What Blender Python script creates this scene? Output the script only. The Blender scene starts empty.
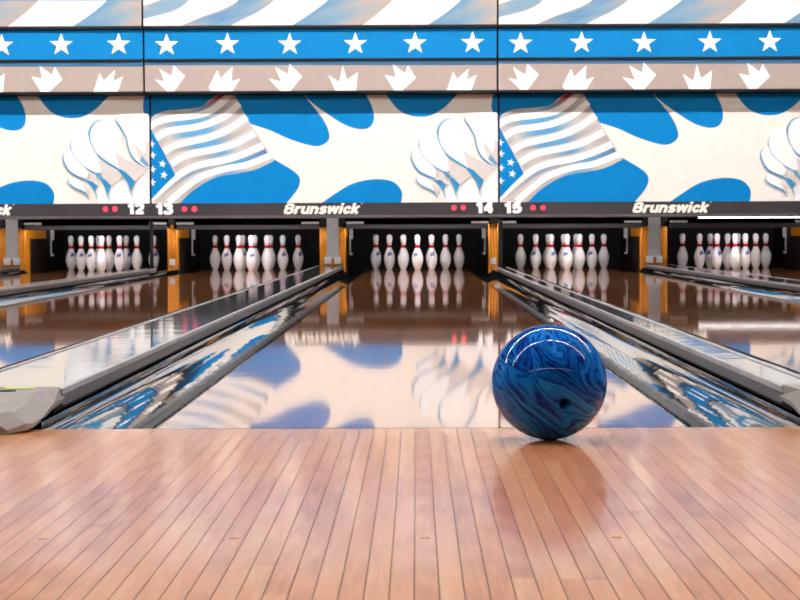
import bpy, bmesh, math, random
from mathutils import Matrix, Vector
random.seed(7)
scn = bpy.context.scene
col = scn.collection
PI = math.pi

# ------------------------------------------------------------------ helpers
def lin(c):
    return tuple((v/255/12.92) if v/255 <= .04045 else ((v/255+.055)/1.055)**2.4 for v in c)

class MB:
    """collects faces (with material slot and optional paint colour) into one mesh"""
    def __init__(self):
        self.v = []; self.f = []; self.m = []; self.c = []; self.s = []
    def face(self, pts, m=0, c=None, smooth=False):
        b = len(self.v); self.v += [tuple(p) for p in pts]
        self.f.append(tuple(range(b, b+len(pts)))); self.m.append(m); self.s.append(smooth)
        if c is None: c = (255, 255, 255)
        self.c.append(c if isinstance(c, list) else [c]*len(pts))
    def box(self, x0, x1, y0, y1, z0, z1, m=0):
        p = [(x0,y0,z0),(x1,y0,z0),(x1,y1,z0),(x0,y1,z0),(x0,y0,z1),(x1,y0,z1),(x1,y1,z1),(x0,y1,z1)]
        for q in ((0,3,2,1),(4,5,6,7),(0,1,5,4),(1,2,6,5),(2,3,7,6),(3,0,4,7)):
            self.face([p[i] for i in q], m)
    def grid(self, rows, m=0, smooth=True, close=False):
        """rows: list of lists of points, quads between; shared vertices"""
        b = len(self.v); n = len(rows[0])
        for r in rows: self.v += [tuple(p) for p in r]
        for i in range(len(rows)-1):
            for j in range(n if close else n-1):
                k = (j+1) % n
                self.f.append((b+i*n+j, b+i*n+k, b+(i+1)*n+k, b+(i+1)*n+j)); self.m.append(m); self.s.append(smooth)
                self.c.append([(255,255,255)]*4)
    def tube(self, p0, p1, r, n=12, m=0):
        p0 = Vector(p0); p1 = Vector(p1); d = (p1-p0).normalized()
        a = d.orthogonal().normalized(); b = d.cross(a)
        ring = lambda p: [p + a*(r*math.cos(2*PI*k/n)) + b*(r*math.sin(2*PI*k/n)) for k in range(n)]
        r0, r1 = ring(p0), ring(p1)
        self.grid([r0, r1], m, True, True)
        self.face(list(reversed(r0)), m); self.face(r1, m)
    def build(self, name, mats, parent=None, loc=(0,0,0), bevel=0, weld=True):
        me = bpy.data.meshes.new(name)
        me.from_pydata(self.v, [], self.f)
        for mt in (mats if isinstance(mats, (list, tuple)) else [mats]): me.materials.append(mt)
        for i, p in enumerate(me.polygons):
            p.material_index = self.m[i]; p.use_smooth = self.s[i]
        at = me.color_attributes.new('paint', 'FLOAT_COLOR', 'CORNER')
        k = 0
        for cs in self.c:
            for c in cs:
                at.data[k].color = (*lin(c), 1); k += 1
        if weld:
            bm = bmesh.new(); bm.from_mesh(me)
            bmesh.ops.remove_doubles(bm, verts=bm.verts, dist=1e-5)
            bmesh.ops.recalc_face_normals(bm, faces=bm.faces)
            if bevel:
                bmesh.ops.bevel(bm, geom=[e for e in bm.edges if len(e.link_faces) == 2 and e.calc_face_angle() > .5],
                                offset=bevel, segments=2, affect='EDGES', profile=.5)
            bm.to_mesh(me); bm.free()
        me.update()
        o = bpy.data.objects.new(name, me); col.objects.link(o)
        o.location = loc
        if parent: o.parent = parent
        return o

def tag(o, label, cat, group=None, kind=None):
    if label: o['label'] = label
    if cat: o['category'] = cat
    if group: o['group'] = group
    if kind: o['kind'] = kind
    return o
def empty(name, loc, label, cat, group=None):
    o = bpy.data.objects.new(name, None); col.objects.link(o)
    o.location = loc; o.empty_display_size = .1
    return tag(o, label, cat, group)
def copy_tree(o, parent=None):
    c = o.copy(); col.objects.link(c)
    if parent: c.parent = parent
    for ch in [x for x in bpy.data.objects if x.parent == o]:
        copy_tree(ch, c)
    return c
def struct(o):
    o['kind'] = 'structure'; return o

# ------------------------------------------------------------------ materials
def mat(name, c, rough=.5, metal=0, emit=0, spec=.5, ior=1.5, coat=0, noise=0, nscale=6, attr=False, bump=0, bscale=4):
    m = bpy.data.materials.new(name); m.use_nodes = True
    nt = m.node_tree; b = nt.nodes['Principled BSDF']
    b.inputs['Base Color'].default_value = (*lin(c), 1)
    b.inputs['Roughness'].default_value = rough; b.inputs['Metallic'].default_value = metal
    b.inputs['IOR'].default_value = ior; b.inputs['Specular IOR Level'].default_value = spec
    b.inputs['Coat Weight'].default_value = coat; b.inputs['Coat Roughness'].default_value = .03
    if emit:
        b.inputs['Emission Color'].default_value = (*lin(c), 1); b.inputs['Emission Strength'].default_value = emit
    src = None
    if attr:
        a = nt.nodes.new('ShaderNodeAttribute'); a.attribute_name = 'paint'; src = a.outputs['Color']
    if noise:
        tc = nt.nodes.new('ShaderNodeTexCoord'); nz = nt.nodes.new('ShaderNodeTexNoise')
        nz.inputs['Scale'].default_value = nscale; nz.inputs['Detail'].default_value = 6
        nt.links.new(tc.outputs['Object'], nz.inputs['Vector'])
        mr = nt.nodes.new('ShaderNodeMapRange')
        mr.inputs['From Min'].default_value = .25; mr.inputs['From Max'].default_value = .75
        mr.inputs['To Min'].default_value = 1-noise; mr.inputs['To Max'].default_value = 1+noise*.5
        nt.links.new(nz.outputs['Fac'], mr.inputs['Value'])
        mx = nt.nodes.new('ShaderNodeMix'); mx.data_type = 'RGBA'; mx.blend_type = 'MULTIPLY'
        mx.inputs['Factor'].default_value = 1
        if src: nt.links.new(src, mx.inputs['A'])
        else: mx.inputs['A'].default_value = (*lin(c), 1)
        nt.links.new(mr.outputs['Result'], mx.inputs['B'])
        src = mx.outputs['Result']
    if src: nt.links.new(src, b.inputs['Base Color'])
    if bump:
        tc = nt.nodes.new('ShaderNodeTexCoord'); nb = nt.nodes.new('ShaderNodeTexNoise')
        nb.inputs['Scale'].default_value = bscale; nb.inputs['Detail'].default_value = 2
        bp = nt.nodes.new('ShaderNodeBump'); bp.inputs['Strength'].default_value = 1; bp.inputs['Distance'].default_value = bump
        nt.links.new(tc.outputs['Object'], nb.inputs['Vector']); nt.links.new(nb.outputs['Fac'], bp.inputs['Height'])
        nt.links.new(bp.outputs[0], b.inputs['Normal'])
    return m

def wood(name, stops, rough, seam=.55, bump=.0005, bscale=4.0, joint=True, board=.02734, grain=.35, seam_w=.462, ior=1.5, var=.55, coat=0):
    m = bpy.data.materials.new(name); m.use_nodes = True
    nt = m.node_tree; b = nt.nodes['Principled BSDF']; L = nt.links.new
    def N(t, **k):
        n = nt.nodes.new(t)
        for a, v in k.items(): setattr(n, a, v)
        return n
    def math_(op, a, bb=None):
        n = N('ShaderNodeMath', operation=op)
        for i, s in enumerate((a, bb)):
            if s is None: continue
            if isinstance(s, (int, float)): n.inputs[i].default_value = s
            else: L(s, n.inputs[i])
        return n.outputs[0]
    tc = N('ShaderNodeTexCoord'); sp = N('ShaderNodeSeparateXYZ'); L(tc.outputs['Object'], sp.inputs[0])
    u = math_('ADD', math_('DIVIDE', sp.outputs['X'], board), 400.5)
    idx = math_('FLOOR', u); fr = math_('FRACT', u)
    w1 = N('ShaderNodeTexWhiteNoise', noise_dimensions='1D'); L(idx, w1.inputs['W'])
    yy = math_('ADD', math_('DIVIDE', sp.outputs['Y'], 3.1), math_('ADD', math_('MULTIPLY', w1.outputs['Value'], 7), 50))
    seg = math_('FLOOR', yy); fy = math_('FRACT', yy)
    cv = N('ShaderNodeCombineXYZ'); L(idx, cv.inputs[0]); L(seg, cv.inputs[1])
    w2 = N('ShaderNodeTexWhiteNoise', noise_dimensions='2D'); L(cv.outputs[0], w2.inputs['Vector'])
    # grain: two stretched noises, one with swirl (cathedral figure)
    gv = N('ShaderNodeCombineXYZ')
    L(math_('ADD', math_('MULTIPLY', sp.outputs['X'], 90), math_('MULTIPLY', w2.outputs['Value'], 90)), gv.inputs[0])
    L(math_('MULTIPLY', sp.outputs['Y'], 5), gv.inputs[1]); L(math_('MULTIPLY', w2.outputs['Value'], 40), gv.inputs[2])
    n1 = N('ShaderNodeTexNoise'); n1.inputs['Scale'].default_value = 1; n1.inputs['Detail'].default_value = 5; n1.inputs['Distortion'].default_value = .8
    L(gv.outputs[0], n1.inputs['Vector'])
    n2 = N('ShaderNodeTexNoise'); n2.inputs['Scale'].default_value = 1.4; n2.inputs['Detail'].default_value = 3
    L(tc.outputs['Object'], n2.inputs['Vector'])
    wv = N('ShaderNodeTexWave', wave_type='RINGS'); wv.inputs['Scale'].default_value = .35; wv.inputs['Distortion'].default_value = 5; wv.inputs['Detail'].default_value = 2
    L(gv.outputs[0], wv.inputs['Vector'])
    val = math_('ADD', math_('MULTIPLY', w2.outputs['Value'], var), math_('MULTIPLY', n2.outputs['Fac'], .3))
    val = math_('ADD', val, math_('MULTIPLY', math_('SUBTRACT', n1.outputs['Fac'], .5), grain))
    val = math_('ADD', val, math_('MULTIPLY', math_('SUBTRACT', wv.outputs['Fac'], .5), grain*.22))
    rp = N('ShaderNodeValToRGB'); L(val, rp.inputs[0])
    el = rp.color_ramp.elements
    while len(el) < len(stops): el.new(.5)
    for e, (p, c) in zip(el, stops): e.position = p; e.color = (*lin(c), 1)
    sm = math_('GREATER_THAN', math_('ABSOLUTE', math_('SUBTRACT', fr, .5)), seam_w)
    if joint:
        jm = math_('GREATER_THAN', math_('ABSOLUTE', math_('SUBTRACT', fy, .5)), .4993)
        sm = math_('MAXIMUM', sm, math_('MULTIPLY', jm, .5))
    mx = N('ShaderNodeMix', data_type='RGBA'); L(math_('MULTIPLY', sm, seam), mx.inputs['Factor'])
    L(rp.outputs[0], mx.inputs['A']); mx.inputs['B'].default_value = (*lin((48, 26, 16)), 1)
    L(mx.outputs['Result'], b.inputs['Base Color'])
    b.inputs['Roughness'].default_value = rough; b.inputs['IOR'].default_value = ior
    L(math_('MULTIPLY', math_('SUBTRACT', 1, math_('MULTIPLY', sm, seam)), .5), b.inputs['Specular IOR Level'])
    if coat:
        b.inputs['Coat Roughness'].default_value = .085; b.inputs['Coat IOR'].default_value = 1.33
        L(math_('MULTIPLY', math_('SUBTRACT', 1, math_('MULTIPLY', sm, seam)), coat), b.inputs['Coat Weight'])
    if bump:
        nb = N('ShaderNodeTexNoise'); nb.inputs['Scale'].default_value = bscale; nb.inputs['Detail'].default_value = 1.5
        L(tc.outputs['Object'], nb.inputs['Vector'])
        bp = N('ShaderNodeBump'); bp.inputs['Strength'].default_value = 1; bp.inputs['Distance'].default_value = bump
        L(nb.outputs['Fac'], bp.inputs['Height']); L(bp.outputs[0], b.inputs['Normal'])
        if coat: L(bp.outputs[0], b.inputs['Coat Normal'])
    return m

M = {}
TUBE = 185; FRONT = 1.3
M['approach'] = wood('maple_approach', [(0, (200, 122, 76)), (.35, (226, 154, 104)), (.65, (236, 175, 126)), (1, (244, 198, 154))], .30, seam=.68, bump=.0006, bscale=6, ior=1.22, var=.34, coat=.85, grain=.62)
M['lane'] = wood('lacquered_lane', [(0, (124, 76, 44)), (.4, (148, 94, 58)), (.7, (164, 108, 70)), (1, (180, 124, 82))], .036, seam=.35, bump=.00009, bscale=5, grain=.3)
M['paint'] = mat('mural_paint', (255,255,255), .6, attr=True, noise=.04, nscale=9, spec=.1)
M['black'] = mat('black_paint', (9, 9, 10), .6, spec=.2)
M['trim_dark'] = mat('dark_trim', (11, 9, 17), .6, spec=.2)
M['bar'] = mat('sign_bar_plum', (30, 21, 29), .55, noise=.1, nscale=4)
M['bar_edge'] = mat('sign_bar_edge', (74, 66, 69), .35)
M['letter'] = mat('cream_lettering', (250, 243, 232), .5)
M['number'] = mat('white_lettering', (255, 255, 255), .5)
M['lamp_red'] = mat('red_lamp', (235, 50, 75), .3, emit=.9)
M['lamp_ring'] = mat('lamp_ring', (60, 22, 30), .4)
M['pin'] = mat('pin_white', (236, 234, 236), .18, coat=.5)
M['pin_red'] = mat('pin_red', (190, 14, 40), .25)
M['pin_blue'] = mat('pin_blue', (52, 66, 150), .3)
M['pin_base'] = mat('pin_base', (200, 190, 180), .5)
M['gutter'] = mat('gutter_grey', (40, 42, 44), .03, noise=.3, nscale=3, ior=1.7, bump=.0006, bscale=4)
M['cap'] = mat('divider_cap', (92, 90, 90), .05, noise=.5, nscale=5, ior=1.8, bump=.0007, bscale=5)
M['cap_end'] = mat('cast_end_grey', (146, 140, 139), .45, spec=.2, noise=.12, nscale=20)
M['silver'] = mat('silver_trim', (196, 196, 198), .32, metal=.25, noise=.3, nscale=8)
M['cap_side'] = mat('cap_side_grey', (92, 90, 90), .3, noise=.2, nscale=8)
M['foot'] = mat('dark_maroon_foot', (44, 16, 24), .5)
M['sticker'] = mat('yellow_sticker', (214, 220, 120), .5)
M['orange'] = mat('orange_panel', (240, 150, 14), .4, noise=.25, nscale=10)
M['steel'] = mat('brushed_plate', (186, 184, 184), .4, metal=.2, noise=.12, nscale=14)
M['white_metal'] = mat('white_metal', (222, 220, 222), .4)
M['pit'] = mat('pit_black', (12, 11, 12), .8)
M['plate'] = mat('dark_plate', (30, 17, 15), .5)
M['sweep'] = mat('sweep_grey', (72, 72, 72), .4)
M['dot'] = mat('dot_tan', (206, 138, 78), .12, ior=1.3)
M['arrow'] = mat('arrow_dark', (36, 20, 14), .04, spec=.2)
M['wall'] = mat('wall_cream', (120, 118, 118), .8)
M['wall_dark'] = mat('wall_dark', (34, 36, 46), .8)
M['carpet'] = mat('carpet_blue', (26, 28, 40), .95)
M['ceiling'] = mat('ceiling_white', (112, 112, 116), .85)
M['sub'] = mat('subfloor_grey', (40, 38, 38), .8)
M['tube'] = mat('fluorescent_tube', (255, 250, 244), .5, emit=TUBE)
M['tube_front'] = mat('fluorescent_tube_bright', (255, 252, 250), .5, emit=TUBE*FRONT)
M['pin_tube'] = mat('pin_lamp_tube', (255, 250, 250), .5, emit=45)
M['added_fill'] = mat('added_fill_glow', (255, 250, 250), .5, emit=60)  # glow of the added tubes hidden behind the sweep bars
M['pin_tube_dim'] = mat('pin_lamp_tube_dim', (255, 250, 250), .5, emit=5)
M['panel'] = mat('panel_diffuser', (255, 250, 246), .5, emit=13)
M['housing'] = mat('lamp_housing', (225, 225, 225), .5)

def ball_mat():
    m = bpy.data.materials.new('blue_swirl_resin'); m.use_nodes = True
    nt = m.node_tree; b = nt.nodes['Principled BSDF']; L = nt.links.new; N = nt.nodes.new
    tc = N('ShaderNodeTexCoord')
    mp = N('ShaderNodeMapping'); L(tc.outputs['Object'], mp.inputs[0])
    mp.inputs['Rotation'].default_value = (.2, .75, .35); mp.inputs['Scale'].default_value = (8, 8, 8)
    st = N('ShaderNodeMapping'); L(mp.outputs[0], st.inputs[0]); st.inputs['Scale'].default_value = (1.25, .42, .5)
    nz = N('ShaderNodeTexNoise'); nz.inputs['Scale'].default_value = 1.1; nz.inputs['Detail'].default_value = 2; nz.inputs['Roughness'].default_value = .45
    L(st.outputs[0], nz.inputs['Vector'])
    ml = N('ShaderNodeVectorMath'); ml.operation = 'MULTIPLY_ADD'
    ml.inputs[1].default_value = (1.1, 1.1, 1.1); L(nz.outputs['Color'], ml.inputs[0]); L(st.outputs[0], ml.inputs[2])
    n2 = N('ShaderNodeTexNoise'); n2.inputs['Scale'].default_value = 1.5; n2.inputs['Detail'].default_value = 3.5; n2.inputs['Roughness'].default_value = .5; n2.inputs['Distortion'].default_value = .9
    L(ml.outputs[0], n2.inputs['Vector'])
    rp = N('ShaderNodeValToRGB'); L(n2.outputs['Fac'], rp.inputs[0])
    el = rp.color_ramp.elements
    el[0].position = .25; el[0].color = (*lin((4, 12, 84)), 1)
    el[1].position = .78; el[1].color = (*lin((4, 14, 88)), 1)
    for p, c in ((.33, (10, 78, 164)), (.385, (5, 24, 110)), (.42, (12, 100, 186)), (.45, (14, 104, 190)), (.475, (4, 18, 98)), (.50, (10, 90, 178)), (.535, (32, 122, 204)), (.56, (8, 44, 130)), (.60, (12, 90, 178)), (.645, (4, 20, 100)), (.69, (10, 84, 170))):
        e = el.new(p); e.color = (*lin(c), 1)
    L(rp.outputs[0], b.inputs['Base Color'])
    b.inputs['Roughness'].default_value = .5; b.inputs['Specular IOR Level'].default_value = 0; b.inputs['Coat IOR'].default_value = 1.22; b.inputs['Coat Weight'].default_value = 1; b.inputs['Coat Roughness'].default_value = .02
    return m
M['ball'] = ball_mat()

# ------------------------------------------------------------------ layout (metres, +Y down the lanes, foul line at Y=0)
H = .391; CX = -.01; CYv = 233.4; VX = 416.5; F = 2118.0; CAMY = -4.244; ROLL = .0037
LW = 1.066; HL = LW/2; GW = .235
LANES = {11: -5.15, 12: -3.362, 13: -1.772, 14: 0.0, 15: 1.592, 16: 3.372, 17: 4.963}
WIDE = {(11,12): -4.26, (13,14): -.899, (15,16): 2.482}
NARROW = {(12,13): -2.575, (14,15): .818, (16,17): 4.167}
MASK_S = 103.2; MASK_Y = CAMY + F/MASK_S
HEAD_S = 104.66; HEAD_Y = CAMY + F/HEAD_S
PANEL = 3.371
DECK_END = 19.25

# ------------------------------------------------------------------ setting
b = MB(); b.box(-9.5, 9.5, -9, -4.9, -.14, .0); struct(b.build('floor_seating', M['carpet']))
b = MB(); b.box(-9.5, 9.5, -4.9, 0, -.14, 0)
floor = struct(b.build('floor', M['approach']))
# guide dots set into the approach
for Y, step, ks in ((-.03, 5, range(-9, 10)), (-1.535, 9, range(-6, 7))):
    for k in ks:
        d = MB(); x = k*step*.02734
        if Y > -1: d.box(x-.009, x+.009, Y-.006, Y+.006, -.004, .0002)
        else: d.box(x-.006, x+.006, Y-.006, Y+.006, -.004, .0002)
        d.build('guide_dot', M['dot'], floor)
b = MB(); b.box(-9.5, 9.5, 0, 20.8, -.2, -.14); struct(b.build('floor_under_lanes', M['sub']))
b = MB(); b.box(-9.7, 9.7, -9.2, 20.8, 4.0, 4.1); struct(b.build('ceiling', M['ceiling']))
b = MB(); b.box(-9.7, -9.5, -9.2, 20.8, -.2, 4.0); struct(b.build('wall_left', M['wall']))
b = MB(); b.box(9.5, 9.7, -9.2, 20.8, -.2, 4.0); struct(b.build('wall_right', M['wall']))
b = MB(); b.box(-9.5, 9.5, -9.2, -9.0, -.2, 4.0); struct(b.build('wall_front', M['wall_dark']))
b = MB(); b.box(-9.5, 9.5, 16.42, 16.52, .74, 4.0); struct(b.build('wall_back', M['wall']))
b = MB(); b.box(-9.5, 9.5, 16.52, 20.6, .74, .8); struct(b.build('ceiling_pit', M['pit']))
b = MB(); b.box(-9.5, 9.5, 20.5, 20.6, -.14, .74); struct(b.build('wall_pit', M['pit']))

# ------------------------------------------------------------------ lanes
def make_lane():
    r = empty('bowling_lane', (0,0,0), None, None)
    b = MB(); b.box(-HL, HL, .003, DECK_END, -.14, 0); b.build('lane_bed', M['lane'], r)
    b = MB(); b.box(-HL, HL, .0, .0035, -.01, .0004); b.build('foul_line', M['arrow'], r)
    for k in range(-3, 4):
        a = MB(); x = k*5*.02734; y = 4.92-.14*abs(k)
        a.face([(x-.013, y-.075, .0006), (x+.013, y-.075, .0006), (x, y+.075, .0006)])
        a.face([(x-.013, y-.075, -.003), (x, y+.075, -.003), (x+.013, y-.075, -.003)])
        t = [(x-.013, y-.075), (x+.013, y-.075), (x, y+.075)]
        for i in range(3):
            p, q = t[i], t[(i+1) % 3]
            a.face([(*p, -.003), (*q, -.003), (*q, .0006), (*p, .0006)])
        a.build('lane_arrow', M['arrow'], r)
    return r
lane0 = make_lane()
for i, (n, x) in enumerate(LANES.items()):
    o = lane0 if i == 0 else copy_tree(lane0)
    o.location = (x, 0, 0)
    tag(o, f'polished brown wooden bowling lane running under the number {n}', 'lane', 'bowling lanes')

# ------------------------------------------------------------------ gutters: concave glossy troughs
def gutter(x_lane, x_out, name_label):
    b = MB(); n = 14; rows = []
    x0, x1 = min(x_lane, x_out), max(x_lane, x_out)
    prof = []
    for k in range(n+1):
        t = k/n; a = PI*t
        x = x_lane + (x_out-x_lane)*(.5-.5*math.cos(a))
        base = -.006 + .020*t
        prof.append((x, base-.062*math.sin(a)**.9))
    prof = [(x_lane, -.01)] + prof + [(x_out, .02)]
    ys = [.0, 3, 6, 9, 12, 15, 18.1]
    top = [[(px, y, pz) for px, pz in prof] for y in ys]
    b.grid(top, 0, True)
    # underside legs/skirt so the trough is a solid channel standing on the slab
    for y in (ys[0], ys[-1]):
        b.face([(px, y, pz) for px, pz in prof] + [(x_out, y, -.14), (x_lane, y, -.14)])
    b.face([(x_lane, ys[0], -.14), (x_out, ys[0], -.14), (x_out, ys[-1], -.14), (x_lane, ys[-1], -.14)])
    b.face([(x_out, ys[0], -.14), (x_out, ys[0], .02), (x_out, ys[-1], .02), (x_out, ys[-1], -.14)])
    b.face([(x_lane, ys[0], -.14), (x_lane, ys[0], -.01), (x_lane, ys[-1], -.01), (x_lane, ys[-1], -.14)])
    o = b.build('gutter', M['gutter'], weld=False)
    tag(o, name_label, 'gutter', 'gutters beside the lanes')
def edge(a, b, s, default):
    if (a, b) in WIDE: return WIDE[(a, b)]+s*.133
    if (a, b) in NARROW: return NARROW[(a, b)]+s*.052
    return default
for n, x in LANES.items():
    gutter(x-HL-.001, edge(n-1, n, 1, x-HL-GW), f'glossy dark grey gutter along the left edge of lane {n}')
    gutter(x+HL+.001, edge(n, n+1, -1, x+HL+GW), f'glossy dark grey gutter along the right edge of lane {n}')

# ------------------------------------------------------------------ dividers between the lanes
CAPZ = .060
def divider(pair, xc, hw, yend, wide):
    a_, b_ = pair
    kind = 'wide' if wide else 'narrow'
    r = empty('lane_divider', (xc, 0, 0), f'{kind} glossy grey lane divider between lanes {a_} and {b_}', 'lane divider', 'dividers between lanes')
    y0 = .27
    b = MB(); b.box(-hw+.012, hw-.012, y0, yend, .034, CAPZ); b.build('cap_board', M['cap'], r, bevel=.003)
    b = MB(); b.box(-hw+.004, hw-.004, .17, yend, -.14, .034); b.build('core', M['black'], r)
    for s in (-1, 1):
        t = MB()
        t.box(*sorted((s*(hw-.0125), s*hw)), y0, yend, .025, .050); t.build('side_rail', M['cap_side'], r)
        t = MB()
        t.box(*sorted((s*(hw-.0125), s*(hw+.001))), y0, yend, .050, CAPZ+.002)
        t.box(*sorted((s*(hw-.010), s*hw)), y0, yend, CAPZ, CAPZ+.0022)
        t.build('side_trim', M['silver'], r)
    # cast end piece: (Y, half width, z bottom, z top)
    e = MB(); ins = .036 if wide else .018
    secs = [(.29, hw+.0015, .034, CAPZ+.005), (.15, hw+.0015, .030, CAPZ+.004), (.02, hw+.0005, .016, .046), (-.05, hw-.006, .008, .040), (-.075, hw-.014, .005, .0425), (-.115, hw-.045 if wide else hw-.02, .0008, .033)]
    rows = []
    for q, (y, wb, zb, zt) in enumerate(secs):
        wt = wb-ins*(.3 if q == 0 else 1); zm = max(zb+.004, zt-.024)
        rows.append([(-wb, y, zb), (-wb, y, zm), (-wt, y, zt), (wt, y, zt), (wb, y, zm), (wb, y, zb)])
    e.grid(rows, 0, False, True)
    e.face(rows[0]); e.face(list(reversed(rows[-1])))
    ec = e.build('end_cap', M['cap_end'], r)
    f_ = MB(); f_.box(-hw+.024, hw-.024, -.06, .10, .0005, .016); f_.build('foot', M['foot'], r)
    if wide:
        s = MB(); s.box(.015, .075, .225, .26, CAPZ+.003, CAPZ+.0066); s.build('sticker', M['sticker'], ec)
        s = MB(); s.tube((.03, .175, CAPZ-.004), (.03, .175, CAPZ+.0056), .02, 20); s.build('button', M['black'], ec)
    return r
for p, x in WIDE.items(): divider(p, x, .131, 17.72, True)
for p, x in NARROW.items(): divider(p, x, .050, 16.22, False)

# ------------------------------------------------------------------ bowling pins
IN = .0254
prof = [(0, .85), (0, 1.0155), (.25, 1.13), (.75, 1.414), (1.5, 1.72), (2.25, 1.953), (3.375, 2.255), (4.5, 2.383), (5.2, 2.36), (5.875, 2.281), (6.6, 2.09), (7.25, 1.851),
        (7.95, 1.54), (8.625, 1.236), (9.375, .982), (10, .8985), (10.875, .935), (11.75, 1.047), (12.625, 1.203), (13.2, 1.268), (13.6, 1.27), (14.0, 1.2), (14.4, 1.03), (14.7, .79), (14.9, .48), (15, .0)]
def rad(z):
    for (z0, r0), (z1, r1) in zip(prof[1:], prof[2:]):
        if z0 <= z <= z1: return r0+(r1-r0)*(z-z0)/(z1-z0)
    return 0
def make_pin():
    r = empty('bowling_pin', (0,0,0), None, None)
    b = MB(); n = 32
    rows = [[(max(rr, .001)*IN*math.cos(2*PI*k/n), max(rr, .001)*IN*math.sin(2*PI*k/n), z*IN) for k in range(n)] for z, rr in prof]
    b.grid(rows, 0, True, True); b.face(list(reversed(rows[0]))); b.build('body', M['pin'], r)
    # red crown band round the neck, four points rising from it
    b = MB(); n = 48; rows = []
    def sh(z, k, off=.035): rr = (rad(z)+off)*IN; a = 2*PI*k/n; return (rr*math.cos(a), rr*math.sin(a), z*IN)
    zs = [9.3, 9.6, 10.0, 10.5]
    b.grid([[sh(9.3, k, -.02) for k in range(n)]]+[[sh(z, k) for k in range(n)] for z in zs]+[[sh(10.5, k, -.02) for k in range(n)]], 0, True, True)
    for q in range(8):
        k0 = q*6
        b.grid([[sh(10.5, k0+j) for j in (0, 1, 2)], [sh(11.0, k0+j) for j in (0, 1, 2)], [sh(11.6, k0+j*.5+.5) for j in (0, 1, 2)]], 0, True)
    b.build('neck_stripe', M['pin_red'], r)
    b = MB(); n = 96
    # printed emblem on the belly: slanted strokes under a little crown
    for (a0, a1, z0, z1) in ((-7, -3, 5.6, 7.2), (-2, 1, 5.9, 7.3), (2, 6, 6.1, 7.5), (-7, 5, 6.4, 6.75), (-5, -3.6, 7.2, 7.8), (0, 1.4, 7.3, 7.9), (4, 5.2, 7.5, 8.1)):
        zz = [z0+(z1-z0)*i/3 for i in range(4)]
        b.grid([[sh(z, a0+(a1-a0)*j/3+.4*(z-z0), .012) for j in range(4)] for z in zz], 0, True)
    b.build('emblem', M['pin_blue'], r)
    return r
pin0 = make_pin(); used = False
SP = 12*IN; ROW = SP*math.sqrt(3)/2
RACK = [(0,0,'at the front tip of the rack'), (-.5,1,'on the left of the second row'), (.5,1,'on the right of the second row'),
        (-1,2,'at the left of the third row'), (0,2,'in the middle of the third row'), (1,2,'at the right of the third row'),
        (-1.5,3,'at the far left corner of the back row'), (-.5,3,'second from left in the back row'), (.5,3,'second from right in the back row'), (1.5,3,'at the far right corner of the back row')]
ROT = {14: {0: -112, 1: 200, 2: -80, 3: -85, 5: 60, 6: -60, 9: 80}, 12: {6: -60, 3: -75, 1: -100, 0: 90, 7: 20, 8: -40, 2: -90, 5: 60, 9: -60},
       13: {6: 90, 3: -88, 1: 100, 0: -70, 2: 120, 5: -70, 9: -55}, 15: {6: 100, 3: -120, 1: -66, 0: -110, 2: 60, 4: 0, 8: 200, 5: -110, 9: 100},
       16: {6: 90, 3: -70, 1: -58, 0: 100, 2: -75, 5: 80, 9: 120}}
for n, x in LANES.items():
    for i, (px, pr, words) in enumerate(RACK):
        o = copy_tree(pin0) if used else pin0; used = True
        o.location = (x+px*SP, 18.288+pr*ROW, 0)
        o.rotation_euler = (0, 0, math.radians(ROT.get(n, {}).get(i, random.uniform(0, 360))))
        tag(o, f'white bowling pin {words}, lane {n}', 'bowling pin', 'bowling pins standing at the ends of the lanes')

# ------------------------------------------------------------------ machinery behind the sign bars
COLY = 18.0
def column(pair, xc, wide):
    a_, b_ = pair
    if wide:
        r = empty('pinsetter_column', (xc, COLY, -.14), f'wide orange column with grey steel plate between lanes {a_} and {b_}', 'column', 'columns between the pin decks')
        g = MB(); g.box(-.135, .135, 0, .10, 0, .60)
        for k in range(10):
            x = -.13+k*.0287; g.tube((x, 0, .16), (x, 0, .60), .006, 8)
        g.build('orange_panel', M['orange'], r)
        g = MB(); g.box(-.062, .062, -.03, -.008, .27, .70); g.build('steel_plate', M['steel'], r, bevel=.002)
        g = MB(); g.box(-.137, .137, -.008, .03, .600, .84); g.build('top_block', M['black'], r)
        for s in (-1, 1):
            g = MB(); x0, x1 = sorted((s*.018, s*.085)); g.box(x0, x1, -.055, -.012, .215, .285); g.box(x0+.015, x1-.015, -.06, -.055, .235, .265)
            g.build('foot_bracket', M['white_metal'], r, bevel=.002)
    else:
        r = empty('pinsetter_column', (xc, COLY, -.14), f'narrow orange column with white foot block between lanes {a_} and {b_}', 'column', 'columns between the pin decks')
        g = MB(); g.box(-.05, .05, 0, .08, 0, .62)
        for k in range(4):
            x = -.045+k*.03; g.tube((x, 0, .16), (x, 0, .63), .006, 8)
        g.build('orange_panel', M['orange'], r)
        g = MB(); g.box(-.052, .052, -.004, .085, .6205, .84); g.build('top_block', M['black'], r)
        g = MB(); g.box(-.028, .028, -.04, -.006, .205, .27); g.build('foot_block', M['white_metal'], r, bevel=.002)
for p, x in WIDE.items(): column(p, {(13,14): -.89}.get(p, x), True)
for p, x in NARROW.items(): column(p, {(14,15): .796}.get(p, x), False)

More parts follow.
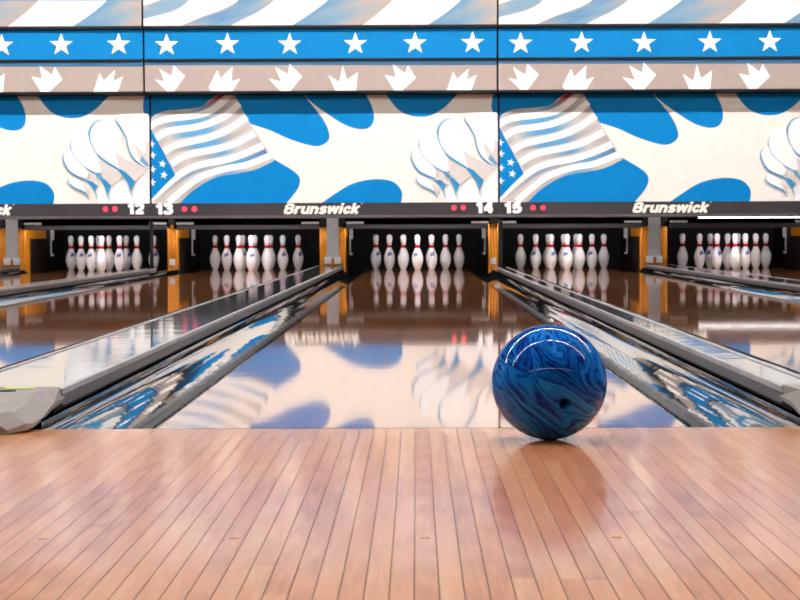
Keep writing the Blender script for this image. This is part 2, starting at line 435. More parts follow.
def kickback(n, x, s):
    side = 'left' if s < 0 else 'right'
    X = x + s*(HL+GW+.006)
    r = empty('kickback', (X, 18.12, -.14), f'kickback board with dark plate on the {side} of the lane {n} pins', 'kickback', 'kickbacks beside the pins')
    g = MB(); x0, x1 = sorted((0, s*.022)); g.box(x0, x1, 0, 2.3, 0, .60); g.build('side_board', M['orange'], r)
    g = MB(); x0, x1 = sorted((-s*.008, 0)); g.box(x0, x1, .22, 2.3, .02, .49)
    g.box(x0, x1, 1.2, 2.3, .49, .60); g.build('dark_plate', M['plate'], r)
    g = MB(); x0, x1 = sorted((-s*.05, -s*.008)); g.box(x0, x1, 1.43, 1.46, .47, .59); g.box(*sorted((-s*.022, -s*.008)), 1.43, 1.46, .30, .47)
    g.box(*sorted((-s*.045, -s*.008)), 1.43, 1.46, .29, .315)
    g.build('white_bracket', M['white_metal'], r, bevel=.002)
for n, x in LANES.items():
    for s in (-1, 1): kickback(n, x, s)

for n, x in LANES.items():
    r = empty('sweep_bar', (x, 17.85, .44), f'dark grey sweep bar hanging above the front of the lane {n} pins', 'sweep bar', 'sweep bars over the pin decks')
    g = MB(); g.box(-.74, .74, 0, .06, 0, .045); g.build('bar', M['sweep'], r, bevel=.006)
    g = MB(); g.box(-.76, .76, .02, .05, .052, .30)
    for q in (-1, 1): g.box(*sorted((q*.755, q*.772)), .02, .27, .01, .06); g.build('backing', M['black'], r)
    g = MB(); g.tube((-.72, .085, .115), (.72, .085, .115), .012, 10); g.build('added_pin_fill', M['added_fill'], r)  # unseen tube added behind the backing to brighten the pins
    for s in (-1, 1):
        g = MB(); g.box(*sorted((s*.56, s*.745)), -.02, .018, .052, .078); g.build('end_plate', M['white_metal'], r, bevel=.008)
for n, x in LANES.items():
    z = .562; tz = -.025 if n == 16 else .012
    r = empty('pin_light', (x, 16.72, z), f'fluorescent pin light behind the sign bar above lane {n}', 'lamp', 'pin lights behind the sign bars')
    g = MB(); g.tube((-.6, 0, tz), (.6, 0, tz), .012 if n != 16 else .006, 10); g.build('tube', M['pin_tube_dim' if n == 16 else 'pin_tube'], r)
    g = MB(); g.box(-.64, .64, -.03, -.016, .0, .09); g.box(-.64, .64, -.03, .05, .06, .10); g.box(-.64, -.62, -.3511, -.03, .03, .09); g.box(.62, .64, -.3511, -.03, .03, .09)
    g.box(-.64, -.60, -.03, .05, tz-.012, .1); g.box(.60, .64, -.03, .05, tz-.012, .1)
    for q in (-1, 1): g.box(*sorted((q*.50, q*.52)), -.02, .04, .095, .7405-z)
    g.build('housing', M['black'], r)

# ------------------------------------------------------------------ painted murals
class Art(MB):
    """flat painted shapes on a panel; px() turns traced picture measures into panel metres"""
    def __init__(self, xc, s, yf, x0, x1, y0, y1):
        super().__init__(); self.xc = xc; self.s_ = s; self.yf = yf; self.r = (x0, x1, y0, y1); self.layer = 0
    def P(self, p):
        x, y = p[0], p[1]
        x0, x1, y0, y1 = self.r
        y += (x-VX)*ROLL
        x = min(max(x, x0), x1); y = min(max(y, y0), y1)
        return ((x-self.xc)/self.s_, self.yf-.0006*(self.layer+1), H+(CYv+1.5-y)/self.s_)
    def poly(self, pts, c):
        q = []
        for p in pts:
            v = self.P(p)
            if not q or (Vector(q[-1])-Vector(v)).length > 1e-4: q.append(v)
        if (Vector(q[0])-Vector(q[-1])).length < 1e-4: q.pop()
        self.face(q, 0, c); self.layer += 1
    def ribbon(self, mid, w, cols, taper=True, same=False):
        """mid: px polyline, w: half width px, cols: colours along it"""
        n = len(mid)
        for i in range(n-1):
            qs = []; cs = []
            for k in (i, i+1):
                a = mid[max(k-1, 0)]; c_ = mid[min(k+1, n-1)]
                dx, dy = c_[0]-a[0], c_[1]-a[1]; l = math.hypot(dx, dy) or 1
                t = k/(n-1)
                ww = w*(min(1, 4*min(t, 1-t)+.15) if taper else 1)
                qs.append(((mid[k][0]-dy/l*ww, mid[k][1]+dx/l*ww), (mid[k][0]+dy/l*ww, mid[k][1]-dx/l*ww)))
                f = t*(len(cols)-1); j = min(int(f), len(cols)-2); g = f-j
                cs.append(tuple(cols[j][m]*(1-g)+cols[j+1][m]*g for m in range(3)))
            self.face([self.P(qs[0][0]), self.P(qs[0][1]), self.P(qs[1][1]), self.P(qs[1][0])], 0, [cs[0], cs[0], cs[1], cs[1]])
        self.layer += 1

def spline(pts, n=6, closed=False):
    out = []; m = len(pts)
    rng = range(m if closed else m-1)
    for i in rng:
        if closed: p0, p1, p2, p3 = pts[i-1], pts[i], pts[(i+1) % m], pts[(i+2) % m]
        else: p0, p1, p2, p3 = pts[max(i-1, 0)], pts[i], pts[i+1], pts[min(i+2, m-1)]
        for k in range(n):
            t = k/n
            out.append(tuple(.5*((2*p1[d])+(-p0[d]+p2[d])*t+(2*p0[d]-5*p1[d]+4*p2[d]-p3[d])*t*t+(-p0[d]+3*p1[d]-3*p2[d]+p3[d])*t**3) for d in (0, 1)))
    if not closed: out.append(tuple(pts[-1][:2]))
    return out
def Z(ox, oy, sc, pts): return [(ox+p[0]/sc, oy+p[1]/sc) for p in pts]

CREAM = (245, 238, 229); BLUE = (0, 126, 194); WHITE = (255, 252, 248); GREY = (176, 170, 168)

def mural():
    xa, xb, ya, yb = 152.0, 497.8, 92.4, 204.0
    A = Art(324.9, MASK_S, 0, xa, xb, 96.6, yb)
    A.poly([(xa, ya-3), (xb, ya-3), (xb, yb+3), (xa, yb+3)], CREAM)
    z7 = lambda *p: Z(140, 80, 4, p); z8 = lambda *p: Z(320, 80, 4, p)
    # big blue field behind the flag top
    A.poly(z7((0, 20), (662, 20), (668, 80)) + spline(z7((668, 80), (700, 118), (737, 168), (757, 212), (757, 245), (730, 267), (690, 270), (600, 243), (520, 207), (435, 180)), 5) + z7((300, 220), (0, 420), (0, 300)), BLUE)
    A.poly(z8((-55, 20), (170, 20)) + spline(z8((172, 45), (190, 75), (207, 105), (218, 148), (212, 182), (190, 201), (155, 203), (110, 190), (60, 162), (0, 120), (-30, 98), (-52, 78)), 5), BLUE)
    A.poly(spline(z8((252, 40), (285, 92), (320, 130), (362, 149), (405, 154), (450, 147), (500, 116), (548, 68), (575, 40)), 5), BLUE)
    A.poly(z8((760, 20), (703, 20)) + spline(z8((700, 50), (690, 80), (687, 115), (695, 140), (716, 150)), 5) + z8((760, 150),), BLUE)
    A.poly(spline(z7((150, 500), (250, 400), (400, 370), (535, 322)), 4) + spline(z7((535, 322), (600, 360), (632, 385), (641, 410), (630, 445), (586, 500)), 5), BLUE)
    A.poly(spline(z8((5, 500), (60, 462), (120, 426), (180, 408), (240, 403), (290, 412), (318, 435), (329, 462), (324, 500)), 5), BLUE)
    # flag
    z = lambda *p: Z(146, 90, 5.17, p)
    outline = spline(z((24, 165), (60, 132), (120, 115), (200, 109), (290, 95), (340, 55), (395, 22), (425, 8)), 6) + \
              spline(z((455, 15), (490, 90), (530, 160), (580, 240), (620, 300), (665, 372)), 4) + \
              spline(z((665, 372), (580, 415), (480, 438), (380, 455), (300, 490), (230, 540), (180, 590)), 6) + z((24, 590),)
    A.poly(outline, (206, 200, 196))
    greyband = [((30, 225), (80, 195), (150, 183), (230, 175), (320, 150), (400, 105), (455, 60)), ((75, 285), (110, 262), (180, 245), (270, 230), (350, 208), (430, 165), (505, 115)),
                ((110, 350), (160, 320), (230, 303), (310, 290), (390, 270), (470, 235), (545, 190)), ((150, 415), (200, 385), (270, 360), (350, 345), (430, 325), (500, 300), (590, 265)),
                ((60, 570), (120, 520), (180, 472), (250, 430), (330, 405), (420, 392), (520, 372), (625, 325)), ((160, 590), (230, 520), (300, 470), (380, 440), (470, 425), (560, 408), (655, 365))]
    DG = (176, 171, 172); LB = (96, 160, 206); G2 = (202, 196, 192)
    tint = [(G2, DG, LB, LB, DG, G2), (DG, G2, LB, LB, G2, DG), (G2, DG, LB, LB, DG, G2), (DG, G2, DG, LB, G2, DG), (G2, DG, (130,160,190), DG, LB, (90,120,160)), (G2, DG, G2, (120,160,200), G2, G2)]
    for gb, tc_ in zip(greyband, tint): A.ribbon(spline(z(*gb), 6), 2.6, tc_, taper=False)
    A.ribbon(spline(z((30, 170), (80, 138), (160, 124), (250, 118), (320, 90), (380, 48), (425, 22)), 6), 2.0, (G2, DG, G2, (120, 160, 190), (190, 90, 80), (196, 40, 40)), taper=True)
    whites = [((14, 208), (60, 175), (130, 157), (220, 147), (300, 132), (370, 98), (445, 26)), ((52, 262), (100, 230), (160, 214), (250, 202), (330, 182), (410, 145), (488, 80)),
              ((97, 328), (150, 297), (230, 277), (330, 254), (430, 212), (526, 150)), ((134, 392), (200, 352), (280, 331), (370, 314), (460, 288), (566, 232)),
              ((20, 580), (70, 535), (120, 490), (175, 447), (240, 410), (320, 387), (400, 374), (490, 347), (608, 296)), ((115, 590), (200, 518), (270, 466), (340, 436), (420, 414), (520, 396), (650, 345))]
    for w in whites: A.ribbon(spline(z(*w), 6), 3.2, (WHITE, WHITE, (250, 248, 246), WHITE), taper=False)
    A.poly(z((24, 212), (155, 448), (100, 500), (24, 572)), BLUE)
    for cx_, cy_ in ((32, 288), (36, 345), (88, 390), (36, 418), (95, 448), (34, 485)):
        c0 = z((cx_, cy_))[0]
        A.poly([(c0[0]+(4.2 if k % 2 == 0 else 1.6)*math.sin(PI*k/5+.2), c0[1]-(4.2 if k % 2 == 0 else 1.6)*math.cos(PI*k/5+.2)) for k in range(10)], WHITE)
        A.layer -= 1
    A.layer += 1
    # clustered rounded shapes on the right
    z = lambda *p: Z(405, 108, 6.25, p)
    PALE = (249, 248, 247); BL = (78, 146, 192); SK = (216, 208, 204); DB = (52, 138, 190); PK = (232, 214, 208)
    def blob(pts, c=PALE): A.poly(spline(z(*pts), 5, True), c)
    blob([(395, 50), (440, 40), (600, 60), (620, 300), (575, 380), (530, 360), (480, 320), (450, 260), (435, 190), (400, 125), (372, 85)], (252, 248, 243))
    A.ribbon(spline(z((398, 48), (374, 82), (402, 126), (436, 190), (452, 262), (482, 320), (530, 358), (582, 384)), 5), .9, ((190, 210, 225), BL, (120, 170, 205), BL, DB), True)
    A.poly(z((488, 214), (522, 258), (552, 290), (566, 190), (600, 230), (600, 372), (560, 368), (512, 318)), SK)
    A.poly(z((535, 300), (575, 350), (600, 372), (560, 368), (520, 335)), (120, 160, 190))
    blob([(300, 78), (240, 95), (208, 150), (212, 220), (250, 290), (320, 345), (385, 385), (420, 380), (400, 290), (410, 180), (370, 100)])
    A.poly(z((365, 275), (420, 315), (470, 338), (500, 352), (540, 372), (582, 388), (520, 430), (490, 462), (468, 520), (430, 440), (392, 380)), SK)
    A.poly(z((392, 382), (430, 440), (466, 522), (492, 462), (470, 440), (430, 400)), DB)
    A.ribbon(spline(z((330, 84), (290, 78), (240, 95), (208, 150), (212, 220), (250, 290), (320, 345), (385, 387), (432, 442), (460, 500), (470, 585)), 5), 1.1, ((225, 232, 240), (160, 195, 220), BL, (110, 165, 205), DB, DB, (150, 195, 225)), True)
    blob([(100, 180), (130, 150), (190, 150), (215, 230), (260, 310), (300, 380), (240, 410), (170, 370), (110, 310), (88, 240)])
    A.poly(z((262, 330), (325, 360), (385, 392), (412, 440), (350, 482), (318, 535), (292, 440)), SK)
    A.poly(z((232, 402), (290, 440), (320, 545), (342, 488), (305, 450), (262, 410)), DB)
    A.ribbon(spline(z((108, 175), (88, 240), (110, 310), (170, 370), (240, 412), (290, 462), (316, 535), (322, 585)), 5), 1.0, ((225, 232, 240), BL, (110, 165, 205), DB, (150, 195, 225)), True)
    blob([(70, 268), (45, 292), (46, 340), (80, 398), (130, 430), (185, 440), (195, 395), (120, 320), (88, 260)])
    A.poly(z((196, 392), (245, 420), (270, 480), (244, 515), (216, 452)), SK)
    A.poly(z((186, 458), (240, 522), (258, 490), (222, 460)), DB)
    A.ribbon(spline(z((74, 264), (45, 292), (46, 340), (80, 398), (130, 430), (182, 452), (222, 492), (246, 542), (256, 585)), 5), .9, ((215, 226, 236), BL, DB, DB, (150, 195, 225)), True)
    blob([(78, 440), (72, 466), (110, 500), (168, 530), (180, 490), (130, 445)])
    A.poly(z((163, 480), (208, 512), (212, 552), (186, 530)), SK)
    A.ribbon(spline(z((80, 436), (72, 466), (110, 500), (170, 530), (206, 575)), 5), .9, ((215, 226, 236), BL, DB), True)
    blob([(472, 600), (480, 510), (520, 442), (600, 396), (640, 480), (640, 600)], (248, 246, 246))
    A.ribbon(spline(z((472, 590), (482, 510), (520, 444), (595, 398)), 5), .6, ((150, 190, 215), PK, PK), True)
    blob([(326, 600), (340, 512), (390, 462), (430, 470), (460, 540), (466, 600)], (247, 246, 247))
    A.ribbon(spline(z((326, 590), (340, 512), (398, 458)), 5), .6, ((150, 190, 215), PK, PK), True)
    blob([(258, 600), (262, 530), (284, 505), (308, 540), (318, 600)], (247, 246, 247))
    return A

def header_art():
    """three painted boards of the upper panel; returns list of Art"""
    xa, xb = 146.0, 496.9; xc = 321.45; s = HEAD_S
    # striped board, carried on above the picture's top edge
    S_ = Art(xc, s, 0, xa, xb, -16, 28.2)
    S_.poly([(xa, -20), (xb, -20), (xb, 32), (xa, 32)], (226, 224, 222))
    TAN = (168, 156, 149); LB = (122, 150, 170); MB_ = (92, 134, 168)
    z3 = lambda *p: Z(143, 0, 6.25, p)
    def stripe(left, right, cols):
        left = spline(left, 6); right = spline(right, 6)
        for i in range(len(left)-1):
            t = i/(len(left)-1); u = (i+1)/(len(left)-1)
            K = 5
            for j in range(K):
                def pt(tt_i, f): a, b_ = left[tt_i], right[tt_i]; return (a[0]+(b_[0]-a[0])*f, a[1]+(b_[1]-a[1])*f)
                def cc(t_, f):
                    v = min(1, max(0, f*.65+(1-t_)*.35 + .12*math.sin(7*f+9*t_)))
                    q = v*(len(cols)-1); m = min(int(q), len(cols)-2); g = q-m
                    return tuple(cols[m][k]*(1-g)+cols[m+1][k]*g for k in range(3))
                f0, f1 = j/K, (j+1)/K
                S_.face([S_.P(pt(i, f0)), S_.P(pt(i, f1)), S_.P(pt(i+1, f1)), S_.P(pt(i+1, f0))], 0, [cc(t, f0), cc(t, f1), cc(u, f1), cc(u, f0)])
        S_.layer += 1
    stripe([(176, -14), (168, 0), (158, 5), (146, 9)], [(205, -14), (192, 3), (176, 14), (146, 22)], (TAN, LB, LB, TAN))
    stripe([(252, -14), (241, 3), (226, 12), (204, 20), (183, 29)], [(292, -14), (277, 3), (260, 15), (246, 22), (232, 29)], (TAN, MB_, LB, TAN))
    stripe([(344, -14), (331, 2), (316, 14), (293, 29)], [(408, -14), (396, 1), (382, 14), (363, 29)], (MB_, LB, TAN, TAN))
    stripe([(476, -14), (463, 2), (448, 15), (427, 29)], [(500, -14), (500, 2), (500, 15), (500, 29)], (MB_, LB, TAN, TAN))
    S_.poly([(xa, -8.5), (xb, -8.5), (xb, 2.4), (xa, 2.4)], (46, 136, 182))  # blue-tinted shade over the stripes, put into the paint as a flat strip
    # star board
    T = Art(xc, s, 0, xa, xb, 30.9, 60.6)
    T.poly([(xa, 20), (xb, 20), (xb, 70), (xa, 70)], (2, 120, 182))
    for cx_, cy_ in ((168, 46.6), (228.7, 45.8), (290.8, 46), (356.2, 45.6), (415.7, 45), (473, 44.6)):
        R_ = 12.2
        T.poly([(cx_+(R_ if k % 2 == 0 else R_*.40)*math.sin(PI*k/5), cy_+.6-(R_*.95 if k % 2 == 0 else R_*.38)*math.cos(PI*k/5)) for k in range(10)], WHITE)
        T.layer -= 1
    # crown board
    C = Art(xc, s, 0, xa, xb, 62.6, 92.3)
    C.poly([(xa, 50), (xb, 50), (xb, 98), (xa, 98)], (172, 156, 149))
    C.poly([(xa, 50), (xb, 50), (xb, 67.3), (xa, 67.3)], (60, 102, 136))  # bluish shade under the star board ledge, painted on as a strip
    z4 = lambda *p: Z(260, 0, 6.25, p); z5 = lambda *p: Z(380, 0, 6.25, p)
    for pts in (z3((155, 590), (80, 508), (140, 520), (108, 440), (185, 487), (198, 420), (270, 487), (200, 590)),
                z3((430, 590), (415, 560), (470, 450), (490, 500), (565, 430), (560, 520), (615, 502), (565, 590)),
                z4((130, 590), (58, 502), (135, 520), (100, 430), (180, 475), (190, 412), (270, 490), (195, 590)),
                z4((475, 590), (432, 482), (500, 525), (522, 422), (548, 510), (617, 462), (605, 590)),
                z5((92, 590), (32, 480), (100, 495), (85, 415), (160, 470), (180, 420), (228, 500), (145, 590)),
                z5((420, 590), (460, 460), (485, 505), (557, 440), (545, 510), (607, 480), (572, 590))):
        C.poly(pts, (252, 248, 244)); C.layer -= 1
    return S_, T, C

GLYPH = {
 'B': (.80, [[(.14,.12),(.14,.88)], [(.14,.88),(.48,.88),(.60,.78),(.60,.62),(.50,.52),(.14,.52)], [(.48,.52),(.64,.42),(.66,.26),(.54,.12),(.14,.12)]]),
 'r': (.50, [[(.13,.0),(.13,.74)], [(.13,.48),(.24,.62),(.46,.63)]]),
 'u': (.68, [[(.13,.74),(.13,.24),(.22,.12),(.40,.12),(.52,.24)], [(.53,.74),(.53,.0)]]),
 'n': (.68, [[(.13,.0),(.13,.74)], [(.13,.48),(.24,.62),(.42,.62),(.53,.50),(.53,.0)]]),
 's': (.62, [[(.53,.52),(.42,.63),(.22,.63),(.14,.53),(.22,.41),(.42,.34),(.51,.23),(.42,.11),(.20,.11),(.09,.22)]]),
 'w': (.92, [[(.10,.74),(.24,.10),(.45,.66),(.66,.10),(.80,.74)]]),
 'i': (.30, [[(.13,.0),(.13,.74)], [(.13,.82),(.13,1.0)]]),
 'c': (.60, [[(.52,.46),(.40,.63),(.24,.63),(.13,.50),(.13,.25),(.24,.11),(.40,.11),(.52,.28)]]),
 'k': (.66, [[(.13,.0),(.13,1.0)], [(.54,.74),(.18,.36)], [(.26,.44),(.54,.0)]]),
 '0': (.74, [[(.36,.87),(.22,.87),(.14,.70),(.14,.30),(.22,.13),(.50,.13),(.58,.30),(.58,.70),(.50,.87),(.36,.87)]]),
 '1': (.56, [[(.04,.70),(.22,.76),(.34,.92)], [(.34,1.0),(.34,.0)]]),
 '2': (.74, [[(.10,.66),(.18,.87),(.50,.87),(.60,.72),(.56,.54),(.16,.16)], [(.06,.13),(.68,.13)]]),
 '3': (.74, [[(.09,.72),(.20,.87),(.48,.87),(.58,.74),(.48,.55),(.28,.53)], [(.46,.53),(.60,.40),(.58,.24),(.46,.13),(.20,.13),(.07,.30)]]),
 '4': (.76, [[(.50,.0),(.50,1.0)], [(.48,.90),(.12,.36)], [(.03,.32),(.70,.32)]]),
 '5': (.74, [[(.64,.88),(.20,.88)], [(.22,.88),(.17,.52),(.44,.60),(.58,.48),(.58,.26),(.46,.13),(.20,.13),(.07,.26)]]),
 '6': (.74, [[(.58,.72),(.46,.87),(.26,.84),(.14,.62),(.14,.30),(.26,.13),(.48,.13),(.58,.30),(.48,.50),(.20,.48)]]),
 '7': (.70, [[(.05,.87),(.64,.87)], [(.56,.87),(.26,.0)]]),
 '8': (.74, [[(.36,.87),(.18,.84),(.16,.62),(.36,.53),(.56,.62),(.54,.84),(.36,.87)], [(.36,.53),(.16,.44),(.14,.20),(.36,.13),(.58,.20),(.56,.44),(.36,.53)]]),
 '9': (.74, [[(.14,.28),(.26,.13),(.46,.16),(.58,.38),(.58,.70),(.46,.87),(.24,.87),(.14,.70),(.24,.50),(.52,.52)]]),
}
def letters(name, txt, cx, cz, w, h, yf, m, parent, shear=0, bold=.12):
    """heavy block lettering built from broad strokes, raised 3 mm"""
    loops = []; x = 0
    for ch in txt:
        adv, strokes = GLYPH[ch]
        for st in strokes:
            for i in range(len(st)-1):
                (ax, ay), (bx, by) = st[i], st[i+1]
                dx, dy = bx-ax, by-ay; l = math.hypot(dx, dy); nx, ny = -dy/l*bold, dx/l*bold
                loops.append([(x+ax-nx, ay-ny), (x+bx-nx, by-ny), (x+bx+nx, by+ny), (x+ax+nx, ay+ny)])
                if i: loops.append([(x+ax+bold*math.cos(q*PI/6), ay+bold*math.sin(q*PI/6)) for q in range(12)])
        x += adv
    if len(txt) > 3: loops.append([(x-.0+.045*math.cos(q*PI/6), .97+.045*math.sin(q*PI/6)) for q in range(12)])
    loops = [[(px+py*shear, py) for px, py in lp] for lp in loops]
    xs = [p[0] for lp in loops for p in lp]; ys = [p[1] for lp in loops for p in lp]
    x0, x1, y0, y1 = min(xs), max(xs), min(ys), max(ys)
    b = MB()
    for li, lp in enumerate(loops):
        d_ = yf-.004-.00025*(li % 12)
        q = [((px-(x0+x1)/2)/(x1-x0)*w+cx, (py-(y0+y1)/2)/(y1-y0)*h+cz) for px, py in lp]
        b.face([(u, d_, v) for u, v in q])
        for i in range(len(q)):
            a, c = q[i], q[(i+1) % len(q)]
            b.face([(a[0], yf, a[1]), (c[0], yf, c[1]), (c[0], d_, c[1]), (a[0], d_, a[1])])
    return b.build(name, m, parent, weld=False)

PCX = CX+(324.9-VX)/MASK_S; HCX = CX+(321.45-VX)/HEAD_S
def zm(x, y, s): return H+(CYv-(y-1.5+(x-VX)*ROLL))/s

# --- lower mural panel
mp0 = empty('mural_panel', (PCX, MASK_Y, 0), None, None)
PW = PANEL/2-.001
b = MB(); b.box(-PW, PW, .002, 16.41-MASK_Y, .692, 1.731); b.build('board', M['black'], mp0)
mural().build('painting', M['paint'], mp0, weld=False)
# --- header
hp0 = empty('header_panel', (HCX, HEAD_Y, 0), None, None)
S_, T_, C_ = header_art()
HWp = PANEL/2-.008
zt = [zm(321.45, v, HEAD_S) for v in (-17, 28.2, 30.9, 60.6, 62.6, 92.6, 94.3)]
D_ = 16.40-HEAD_Y
b = MB(); b.box(-HWp, HWp, -.08, D_, zt[1]-.002, zt[0]); bb = b.build('stripe_board', M['trim_dark'], hp0)
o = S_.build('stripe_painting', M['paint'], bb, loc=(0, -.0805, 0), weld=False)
b = MB(); b.box(-HWp, HWp, -.012, D_, zt[3]-.001, zt[1]-.004); bb = b.build('star_board', M['trim_dark'], hp0)
o = T_.build('star_painting', M['paint'], bb, loc=(0, -.0125, 0), weld=False)
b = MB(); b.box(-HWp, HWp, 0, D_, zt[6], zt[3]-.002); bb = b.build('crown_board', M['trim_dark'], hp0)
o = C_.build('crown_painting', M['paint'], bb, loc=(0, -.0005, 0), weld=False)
for za, zb, yy in ((zt[2], zt[1], -.085), (zt[4], zt[3], -.03), (zt[6], zt[5], -.01)):
    b = MB(); b.box(-HWp, HWp, yy, 0, za, zb); b.build('trim_strip', M['trim_dark'], hp0)

PAIRS = [(9, 10), (11, 12), (13, 14), (15, 16), (17, 18)]
WHERE = {(9,10): 'over lanes 9 and 10', (11,12): 'over lanes 11 and 12', (13,14): 'over lanes 13 and 14', (15,16): 'over lanes 15 and 16', (17,18): 'over lanes 17 and 18'}
for i, pr in enumerate(PAIRS):
    dx = (i-2)*PANEL
    o = mp0 if i == 0 else copy_tree(mp0)
    o.location.x = PCX+dx
    tag(o, f'blue and cream mural panel with waving striped flag {WHERE[pr]}', 'mural panel', 'mural panels above the sign bars')
    o = hp0 if i == 0 else copy_tree(hp0)
    o.location.x = HCX+dx
    tag(o, f'upper panel with white stars on blue and crown shapes {WHERE[pr]}', 'header panel', 'header panels along the top')
    # sign bar
    r = empty('sign_bar', (PCX+dx, MASK_Y-.03, .542), f'dark plum sign bar numbered {pr[0]} and {pr[1]} with red lamps', 'sign bar', 'sign bars under the murals')
    b = MB(); b.box(-PW-.0003, PW+.0003, 0, .12, .026, .1455); b.build('bar', M['bar'], r)
    b = MB(); b.box(-PW-.0003, PW+.0003, -.006, .12, 0, .0255); b.build('lower_edge', M['bar_edge'], r, bevel=.004)
    S = F/(MASK_Y-.03-CAMY)
    lx = lambda px: CX+(px-VX)/S-PCX
    lz = lambda px, py: zm(px, py, S)-.542
    letters('lane_number', str(pr[0]), lx(164.6), lz(164.6, 210.4), 17.6/S, 11.6/S, -.0005, M['number'], r, 0, .145)
    letters('lane_number', str(pr[1]), lx(484.4), lz(484.4, 208.8), 17.0/S, 11.6/S, -.0005, M['number'], r, 0, .145)
    letters('brand_lettering', 'Brunswick', lx(323.0), lz(323.0, 210.4), 79/S, 11.6/S, -.0005, M['letter'], r, .26, .118)
    for px, py in ((184.6, 210.6), (194.6, 210.6), (454.0, 209.3), (463.4, 209.1)):
        t = MB(); t.tube((lx(px), .002, lz(px, py)), (lx(px), -.006, lz(px, py)), 3.3/S, 20); l_ = t.build('lamp_ring', M['lamp_ring'], r)
        t = MB(); t.tube((lx(px), -.004, lz(px, py)), (lx(px), -.012, lz(px, py)), 2.6/S, 20); t.build('indicator_lamp', M['lamp_red'], r)

# posts under the panel joints
for p, px, hw in (((12,13), -2.581, .012), ((14,15), .802, .020), ((16,17), 4.165, .020)):
    r = MB(); r.box(-hw, hw, 16.255, 16.248+.1, -.14, .53)
    o = r.build('support_post', M['black'], loc=(px, 0, 0), bevel=.003)
    tag(o, f'slim black post under the panel joint between lanes {p[0]} and {p[1]}', 'post', 'posts under the panel joints')

# ------------------------------------------------------------------ ball
def make_ball(cx, cy, r):
    root = empty('bowling_ball', (cx, cy, 0), 'glossy blue marbled bowling ball standing on the wooden approach', 'bowling ball')
    bm = bmesh.new(); bmesh.ops.create_icosphere(bm, subdivisions=6, radius=r)
    me = bpy.data.meshes.new('ball'); bm.to_mesh(me); bm.free()
    ob = bpy.data.objects.new('shell', me); col.objects.link(ob)
    d = Vector((.20, -.90, -.30)).normalized()
    bm = bmesh.new(); bmesh.ops.create_cone(bm, cap_ends=True, segments=32, radius1=.0105, radius2=.0105, depth=.06)
    cm = bpy.data.meshes.new('cut'); bm.to_mesh(cm); bm.free()
    cut = bpy.data.objects.new('cut', cm); col.objects.link(cut)
    cut.rotation_mode = 'QUATERNION'; cut.rotation_quaternion = d.to_track_quat('Z', 'Y'); cut.location = d*r
    md = ob.modifiers.new('hole', 'BOOLEAN'); md.object = cut; md.operation = 'DIFFERENCE'; md.solver = 'EXACT'
    bpy.context.view_layer.update()
    nm = bpy.data.meshes.new_from_object(ob.evaluated_get(bpy.context.evaluated_depsgraph_get()))
    ob.modifiers.clear(); ob.data = nm; bpy.data.objects.remove(cut)
    nm.materials.clear(); nm.materials.append(M['ball'])
    for p in nm.polygons: p.use_smooth = (Vector(p.center).length > r*.985)
    ob.parent = root; ob.location = (0, 0, r)
    t = MB(); t.tube(d*(r-.028), d*(r-.0265), .0100, 24)
    o = t.build('finger_hole', M['black'], root, loc=(0, 0, r))
    return root
make_ball(.240, -.244, .1088)

# ------------------------------------------------------------------ ceiling lamps: rows of fluorescent battens across the hall
k = 0
ROWS = [('near the foul line', .1), ('down the lanes', 4.1), ('facing the murals', 12.6)]
SEATS = [('far left', -7.6), ('left', -4.55), ('middle', -1.5), ('right', 1.55), ('far right', 4.6)]
lamp0 = empty('ceiling_light', (0,0,0), None, None)
b = MB(); b.box(-1.5, 1.5, -.09, .09, .05, .08); b.box(-1.5, 1.5, -.05, .05, .08, .12); b.box(-1.5, -1.47, -.05, .05, .0, .08); b.box(1.47, 1.5, -.05, .05, .0, .08)
b.build('housing', M['housing'], lamp0)
b = MB(); b.tube((-1.47, 0, .025), (1.47, 0, .025), .019, 10); b.build('tube', M['tube'], lamp0)
lampf = empty('ceiling_light', (0,0,0), None, None)
h_ = MB(); h_.box(-1.5, 1.5, -.11, -.095, -.04, .08); h_.build('hood', M['housing'], lampf)
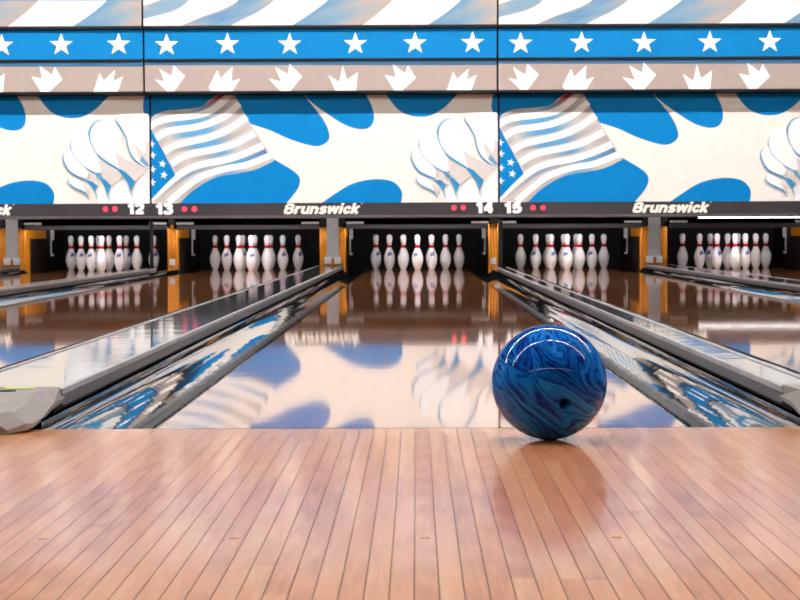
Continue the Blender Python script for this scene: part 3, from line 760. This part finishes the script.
o = [q for q in bpy.data.objects if q.parent == lamp0 and q.name.startswith('housing')][0].copy(); col.objects.link(o); o.parent = lampf
b.build('tube', M['tube_front'], lampf)
first = True; firstf = True
for rw, Y in ROWS:
    for sw, X in SEATS:
        if Y > 12: o = lampf if firstf else copy_tree(lampf); firstf = False
        else: o = lamp0 if first else copy_tree(lamp0); first = False
        o.location = (X, Y, 3.88)
        tag(o, f'white fluorescent ceiling batten, {sw} in the row {rw}', 'ceiling light', 'fluorescent battens on the ceiling')

# wide panel lamps over the seating behind the approach
for q, (sw, X) in enumerate((('far left', -6.4), ('left', -3.2), ('middle', 0), ('right', 3.2), ('far right', 6.4))):
    r = empty('panel_light', (X, -6.5, 3.93), f'wide white ceiling panel lamp over the seating area, {sw} of its row', 'ceiling light', 'panel lamps over the seating')
    b = MB(); b.box(-1.5, 1.5, -.2, .2, .0, .07); b.build('housing', M['housing'], r)
    b = MB(); b.box(-1.46, 1.46, -.17, .17, -.008, -.0005); b.build('diffuser', M['panel'], r)

# ------------------------------------------------------------------ camera
cam = bpy.data.cameras.new('camera'); co = bpy.data.objects.new('camera', cam); col.objects.link(co)
cam.sensor_width = 36; cam.lens = F/800*36
px, py = VX-400, 300-CYv
p0x = px*math.cos(ROLL)+py*math.sin(ROLL); p0y = -px*math.sin(ROLL)+py*math.cos(ROLL)
bt = math.atan(p0y/F); al = math.atan(p0x/F*math.cos(bt))
R = Matrix.Rotation(al, 4, 'Z') @ Matrix.Rotation(PI/2-bt, 4, 'X') @ Matrix.Rotation(-ROLL, 4, 'Z')
co.matrix_world = Matrix.Translation((CX, CAMY, H)) @ R
cam.dof.use_dof = True; cam.dof.focus_distance = 4.2; cam.dof.aperture_fstop = 36
scn.camera = co

w = bpy.data.worlds.new('hall_air'); scn.world = w; w.use_nodes = True
w.node_tree.nodes['Background'].inputs[0].default_value = (.02, .02, .02, 1)
vs = scn.view_settings
vs.view_transform = 'Standard'; vs.look = 'None'; vs.gamma = 1; vs.use_curve_mapping = False
vs.exposure = 0.16
